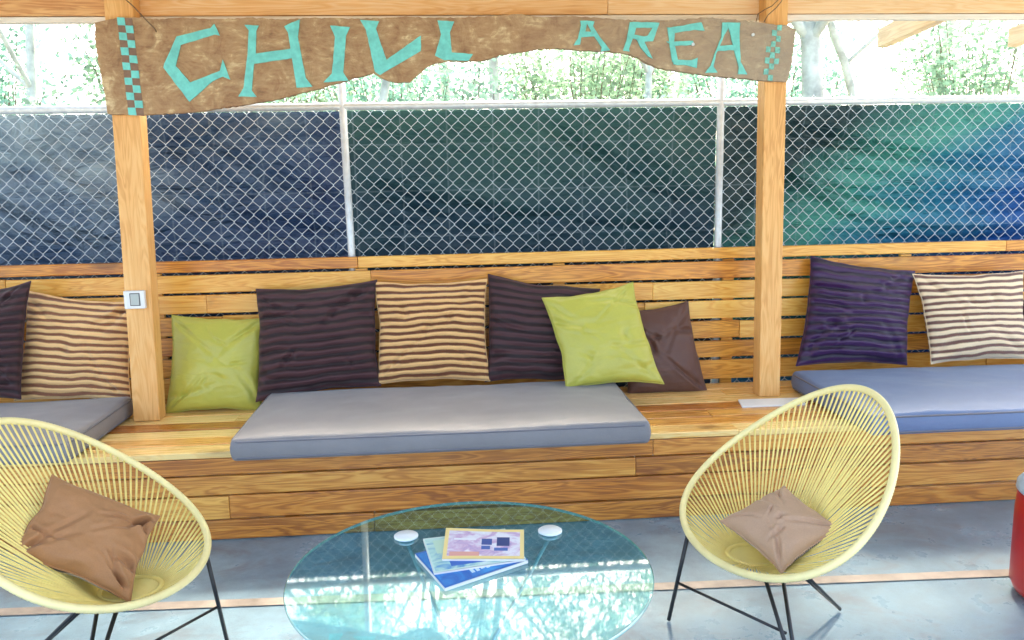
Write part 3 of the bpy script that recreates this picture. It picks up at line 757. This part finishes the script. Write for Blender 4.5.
# ------------------------------------------------------------------ table
TX, TY, TR = 1.4113, -1.5554, .4087
tab = empty('glass_coffee_table', (TX, TY, 0), 'round teal tinted glass coffee table with magazines on it', 'table')
b = MB(); b.lathe([(TR-.001, ZT-.0012), (TR-.003, ZT), (0, ZT)], TX, TY, 128); b.build('glass_top', M['glass'], tab, False, fix=False)
b = MB(); b.lathe([(TR-.001, ZT-.0088), (TR-.003, ZT-.010), (0, ZT-.010)], TX, TY, 128); b.build('glass_underside', M['glassunder'], tab, False, fix=False)
b = MB(); b.lathe([(TR-.001, ZT-.0012), (TR, ZT-.003), (TR, ZT-.007), (TR-.001, ZT-.0088)], TX, TY, 128); b.build('glass_edge', M['glassedge'], tab, True, fix=False)
padp = [(1.258, -1.366), (1.614, -1.379), (TX+.02, TY-.345)]
fr = Vector((TX, TY-.02, .30))
for i, (px, py) in enumerate(padp):
    b = MB(); b.lathe([(0, ZT+.0005), (.026, ZT+.0005), (.030, ZT+.003), (.030, ZT+.006), (.026, ZT+.009), (0, ZT+.0095)], px, py, 28); b.build('pad', M['white'], tab, True, fix=False)
    b = MB(); top_ = Vector((px, py, ZT-.011)); d = Vector((px-TX, py-TY, 0)).normalized()
    foot = Vector((TX, TY, 0))-d*.27+Vector((-d.y, d.x, 0))*.03+Vector((0, 0, .006))
    b.tube([top_, foot], .0045, 8)
    b.lathe([(0, ZT-.0105), (.018, ZT-.0105), (.018, ZT-.014), (0, ZT-.014)], px, py, 20)
    b.build('leg', M['galv'], tab, True)

# magazines
def mag(name, c, z, th, cover, label, skew=0):
    P = [at(u, v, 2, z+th) for u, v in c]   # TL TR BR BL
    root = bpy.data.objects.new(name, None); COL.objects.link(root); ce = sum(P, Vector())/4; ce.z = z; root.location = ce; bpy.context.view_layer.update()
    tag(root, label, 'magazine', 'magazines on the glass table')
    b = MB(); lo = [(p.x, p.y, z+.0003) for p in (P[3], P[2], P[1], P[0])]; hi = [(p.x, p.y, z+th-.0006) for p in (P[3], P[2], P[1], P[0])]
    b.quadbox(lo+hi); b.build('pages', M['paper'], root)
    me = bpy.data.meshes.new('cover'); n = 12; bm = bmesh.new(); uvl = bm.loops.layers.uv.new('UVMap'); g = {}
    for i in range(n+1):
        for j in range(n+1):
            a, c2 = i/n, j/n; q = (P[3]*(1-a)+P[2]*a)*(1-c2)+(P[0]*(1-a)+P[1]*a)*c2
            q = q+Vector((0, 0, .0015*(a**3)+.0008*math.sin(a*4+c2*2))); g[(i, j)] = bm.verts.new(q)
    for i in range(n):
        for j in range(n):
            f = bm.faces.new((g[(i,j)], g[(i+1,j)], g[(i+1,j+1)], g[(i,j+1)])); f.smooth = True
            for lp, (a, c2) in zip(f.loops, ((i, j), (i+1, j), (i+1, j+1), (i, j+1))): lp[uvl].uv = (a/n, c2/n)
    bm.to_mesh(me); bm.free(); o = link('cover', me, cover); adopt(o, root)
    return root
M['paper'] = plain('page_edges', (.72, .70, .66), .7)
def covermat(name, border, stops, sc, bw, blocks=()):
    m, nt, b = mat(name); b.inputs['Roughness'].default_value = .5; uv = coords(nt, 'UV')
    sx = nt.nodes.new('ShaderNodeSeparateXYZ'); L(nt, uv, sx.inputs[0]); X, Y = sx.outputs[0], sx.outputs[1]
    f = noise_n(nt, mapping(nt, uv, (sc[0], sc[1], 1)), 1, 5, .6, 1.)
    c = ramp(nt, f, stops).outputs[0]
    def rect(x0, x1, y0, y1):
        a = math_n(nt, 'MULTIPLY', math_n(nt, 'GREATER_THAN', X, x0), math_n(nt, 'LESS_THAN', X, x1))
        d = math_n(nt, 'MULTIPLY', math_n(nt, 'GREATER_THAN', Y, y0), math_n(nt, 'LESS_THAN', Y, y1)); return math_n(nt, 'MULTIPLY', a, d)
    for (x0, x1, y0, y1, col) in blocks: c = mixc(nt, rect(x0, x1, y0, y1), c, col)
    c = mixc(nt, rect(bw, 1-bw, bw*1.8, 1-bw*1.8), border, c)
    L(nt, c, b.inputs['Base Color']); return m
M['coverA'] = covermat('magazine_cover_pink', (.88, .68, .28), [(.3, (.35, .28, .55)), (.45, (.62, .42, .6)), (.55, (.75, .72, .8)), (.7, (.8, .82, .85))], (4, 3.2), .05,
    [(.08,.45,.08,.22,(.75,.35,.3)), (.47,.6,.45,.66,(.02,.07,.3)), (.47,.58,.30,.42,(.05,.12,.4)), (.66,.82,.42,.72,(.01,.04,.2)), (.63,.80,.26,.36,(.04,.12,.42)), (.12,.4,.60,.66,(.8,.8,.85)), (.12,.36,.48,.52,(.55,.4,.6))])
M['coverB'] = covermat('leaflet_cover_green', (.55, .72, .66), [(.35, (.05, .25, .55)), (.5, (.4, .65, .6)), (.65, (.7, .82, .78))], (3, 3), .02, [(.2,.8,.1,.3,(.03,.14,.5)), (.1,.3,.5,.9,(.5,.7,.55)), (.35,.5,.75,.95,(.02,.16,.5))])
M['coverC'] = covermat('booklet_cover_blue', (.006, .14, .48), [(.35, (.005, .11, .45)), (.6, (.02, .28, .66))], (3, 2), .02, [(.36,.40,.12,.3,(.6,.75,.85)), (.42,.46,.12,.34,(.6,.75,.85)), (.48,.52,.14,.30,(.6,.75,.85)), (.54,.58,.12,.32,(.6,.75,.85)), (.60,.64,.16,.3,(.6,.75,.85)), (.66,.70,.12,.28,(.6,.75,.85))])
mag('magazine', [(415,554),(496,530),(528,560),(445,588)], ZT+.001, .008, M['coverC'], 'bright blue booklet at the bottom of the magazine stack')
mag('magazine', [(423,539),(505,529),(526,559),(434,573)], ZT+.0095, .005, M['coverB'], 'pale green and blue leaflet in the middle of the magazine stack')
mag('magazine', [(446,528),(524,530),(524,559),(442,559)], ZT+.0155, .005, M['coverA'], 'cream bordered pink picture magazine on top of the stack')

# ------------------------------------------------------------------ red drinks cooler
cx, cy, rr_ = 3.448, -.855, .180
cool = empty('drinks_cooler', (cx, cy, 0), 'round red drinks cooler with pale blue lid at the right edge', 'cooler')
b = MB(); b.lathe([(0, .003), (rr_-.04, .003), (rr_-.012, .02), (rr_, .05), (rr_+.001, .12), (rr_+.001, .30), (rr_-.004, .36), (rr_-.01, .365), (0, .365)], cx, cy, 72); o = b.build('body', M['red'], cool, True)
b = MB(); b.lathe([(0, .372), (rr_-.004, .368), (rr_+.002, .375), (rr_, .395), (rr_-.03, .430), (rr_-.06, .437), (0, .440)], cx, cy, 72); b.build('lid', M['lid'], cool, True)
b = MB(); b.tube([(cx-.06, cy, .44), (cx-.05, cy, .463), (cx+.05, cy, .463), (cx+.06, cy, .44)], .008, 8); b.build('handle', M['white'], cool, True)
b = MB(); b.tube([(cx-rr_*.80, cy-rr_*.62, .075), (cx-rr_*.86, cy-rr_*.74, .068)], .010, 12); b.build('tap', M['white'], cool, True)

# ------------------------------------------------------------------ trees beyond the fence
def tree(x, y, h, seed, leaf, nleaf, label, r0=.1, lean_=(0, 0), crown0=.25, ls=.055, spread=1., group='trees beyond the fence'):
    rnd = random.Random(seed); root = empty('tree', (x, y, 0), label, 'tree', group)
    tr = MB(); tips = []
    def branch(p, d, l, r, depth):
        n = 6; pts = [p.copy()]; rs = [r]; q = p.copy(); dd = d.copy()
        for i in range(n):
            dd = (dd+Vector((rnd.uniform(-1, 1), rnd.uniform(-1, 1), rnd.uniform(-.5, .6)))*.17).normalized()
            q = q+dd*l/n; pts.append(q.copy()); rs.append(r*(1-.62*(i+1)/n))
            if depth < 3 and i >= (1 if depth else 2):
                k = 2 if depth == 0 else (1 if rnd.random() < .8 else 2)
                for _ in range(k):
                    a = rnd.uniform(0, 6.28); sd = Vector((math.cos(a), math.sin(a), rnd.uniform(.05, .7))).normalized()
                    nd = (dd*.45+sd*.75*spread).normalized()
                    branch(q, nd, l*rnd.uniform(.38, .62), rs[-1]*.55, depth+1)
            if depth >= 2: tips.append((q.copy(), dd.copy()))
        tr.tube(pts, rs, 7 if depth < 2 else 4, bv=rnd.random(), caps=False)
    branch(Vector((x, y, -.05)), Vector((lean_[0], lean_[1], 1)).normalized(), h, r0, 0)
    tr.build('trunk', M['bark'], root, True, fix=False)
    cr = MB(); clump = {}
    for i in range(int(nleaf*3)):
        p, d = tips[rnd.randrange(len(tips))]
        if noise.noise(p*1.1+Vector((seed, 0, 0))) < -.25: continue
        c = p+Vector((rnd.gauss(0, 1), rnd.gauss(0, 1), rnd.gauss(0, 1)))*.13
        a = Vector((rnd.gauss(0, 1), rnd.gauss(0, 1), rnd.gauss(0, .6))).normalized(); bb = a.cross(Vector((rnd.gauss(0, 1), rnd.gauss(0, 1), rnd.gauss(0, 1)))).normalized()
        s = ls*rnd.uniform(.6, 1.3); o = len(cr.v)
        cr.v += [tuple(c), tuple(c+a*s*.5+bb*s*.28), tuple(c+a*s), tuple(c+a*s*.5-bb*s*.28)]; cr.f.append((o, o+1, o+2, o+3)); cr.b.append(rnd.random())
    cr.build('crown', leaf, root, fix=False)
LA, LB, LC = M['leafA'], M['leafB'], M['leafC']
specs = [  # x at distance y, height, leaf, count, label
 (-1.9, 3.6, 4.6, LB, 5200, .055, 'slim pale barked tree left of the sign, nearest the fence'),
 (-3.6, 6.0, 6.2, LA, 6500, .09, 'bushy pale green tree at the far left beyond the fence'),
 (-.9, 5.6, 6.2, LA, 5500, .075, 'pale trunked tree just left of the sign, second row'),
 (.7, 5.2, 6.0, LA, 5000, .06, 'light leaved tree below the middle letters of the sign'),
 (2.0, 6.3, 6.6, LC, 6500, .075, 'bright yellow green tree seen under the gap between the two words'),
 (3.1, 4.6, 5.2, LA, 3200, .05, 'thinly leaved tree behind the letters R and E'),
 (4.9, 4.2, 5.4, LB, 3400, .13, 'thick pale trunk with forked limbs right of the sign'),
 (6.4, 5.4, 5.6, LC, 3000, .06, 'slender leaning tree at the far right beyond the fence'),
 (-6.6, 9.5, 8.0, LB, 7000, .12, 'tall back row tree at far left'),
 (-2.6, 10., 8.2, LC, 7500, .12, 'tall back row tree left of centre'),
 (1.2, 10.5, 8.4, LB, 7500, .12, 'tall back row tree behind the middle of the sign'),
 (4.9, 10., 8.0, LA, 6500, .12, 'tall back row tree right of centre'),
 (8.8, 9.5, 7.6, LA, 5500, .12, 'tall back row tree at far right'),
]
for i, (x, y, h, lf, nl, r_, lb) in enumerate(specs):
    tree(x, y, h, 100+i*7, lf, nl, lb, r_, (random.uniform(-.12, .12), random.uniform(-.05, .05)), ls=.06 if y < 7 else .10)
# low brush right behind the fence
def bush(x, y, h, w, seed, leaf, label, ns=26, ls=.055):
    rnd = random.Random(seed); root = empty('bush', (x, y, 0), label, 'bush', 'bushes beyond the fence'); tr = MB(); cr = MB()
    for s in range(ns):
        a = rnd.uniform(0, 6.28); d = Vector((math.cos(a)*w*rnd.uniform(.1, 1), math.sin(a)*.5*rnd.uniform(.1, 1), h*rnd.uniform(.7, 1.1)))
        p = Vector((x, y, -.02)); pts = [p+d*t+Vector((rnd.gauss(0, .04), rnd.gauss(0, .04), 0)) for t in (0, .25, .5, .75, 1)]
        tr.tube(pts, [.012, .010, .008, .006, .003], 5, caps=False)
        for k in range(170):
            t = rnd.uniform(.25, 1.05); c = p+d*t+Vector((rnd.gauss(0, .11), rnd.gauss(0, .11), rnd.gauss(0, .1)))
            a1 = Vector((rnd.gauss(0, 1), rnd.gauss(0, 1), rnd.gauss(0, .6))).normalized(); bb = a1.cross(Vector((rnd.gauss(0, 1), rnd.gauss(0, 1), rnd.gauss(0, 1)))).normalized()
            z = ls*rnd.uniform(.6, 1.3); o = len(cr.v)
            cr.v += [tuple(c), tuple(c+a1*z*.5+bb*z*.28), tuple(c+a1*z), tuple(c+a1*z*.5-bb*z*.28)]; cr.f.append((o, o+1, o+2, o+3)); cr.b.append(rnd.random())
    tr.build('stem', M['twig'], root, True, fix=False); cr.build('foliage', leaf, root, fix=False)
bush(-1.5, 3.0, 1.9, .9, 5, LA, 'pale bush just behind the left end of the fence')
bush(1.55, 2.6, 2.05, .6, 6, LA, 'green bush showing over the rail under the gap between the two words')
bush(3.6, 3.4, 1.9, .8, 7, LB, 'sparse bush over the rail near the right post')

bush(-3.2, 5.2, 3.0, 1.4, 15, LB, 'broad pale thicket at the far left between the pale trunks', 60, .07)
bush(-6.0, 8.5, 4.2, 2.0, 25, LA, 'tall pale thicket deep behind the far left end of the fence', 60, .10)
bush(4.2, 9.0, 4.0, 2.0, 26, LA, 'tall pale thicket deep behind the right timber post', 60, .10)
bush(-.6, 10.5, 4.4, 2.2, 27, LC, 'tall yellowish thicket deep behind the letters of the first word', 60, .10)
bush(-1.6, 7.4, 3.6, 1.7, 16, LA, 'broad pale thicket behind the left end of the sign', 60, .09)
bush(.9, 6.6, 3.0, 1.5, 17, LB, 'blue green thicket under the letters of the first word', 60, .08)
bush(3.1, 7.0, 3.3, 1.5, 18, LC, 'yellowish thicket under the letters of the second word', 60, .08)
bush(5.6, 7.2, 3.2, 1.6, 19, LB, 'blue green thicket between the rafter ends at right', 46, .08)
bush(8.2, 7.0, 3.6, 1.7, 20, LA, 'broad pale thicket at the far right edge', 60, .08)

# ------------------------------------------------------------------ light
w = bpy.data.worlds.new('World'); scene.world = w; w.use_nodes = True; nt = w.node_tree
sky = nt.nodes.new('ShaderNodeTexSky'); sky.sky_type = 'NISHITA'; sky.sun_disc = False
EL, AZ = R(51), R(20)      # sun beyond the fence, a little right
sky.sun_elevation = EL; sky.sun_rotation = AZ; sky.air_density = .7; sky.dust_density = 5; sky.ozone_density = .2
L(nt, sky.outputs[0], nt.nodes['Background'].inputs[0]); nt.nodes['Background'].inputs[1].default_value = .15
ld = bpy.data.lights.new('sun', 'SUN'); ld.energy = 2.6; ld.angle = R(6); ld.color = (1, .95, .86)
sun = bpy.data.objects.new('sun', ld); COL.objects.link(sun)
dirv = Vector((math.sin(AZ)*math.cos(EL), math.cos(AZ)*math.cos(EL), math.sin(EL)))
sun.rotation_euler = (-dirv).to_track_quat('-Z', 'Y').to_euler()
vs = scene.view_settings; vs.view_transform = 'Standard'; vs.look = 'None'; vs.gamma = 1; vs.exposure = 3.05; vs.use_white_balance = True; vs.white_balance_temperature = 7200; vs.white_balance_tint = 6; vs.use_curve_mapping = False
scene.render.engine = 'CYCLES'
scene.cycles.max_bounces = 8; scene.cycles.transparent_max_bounces = 16
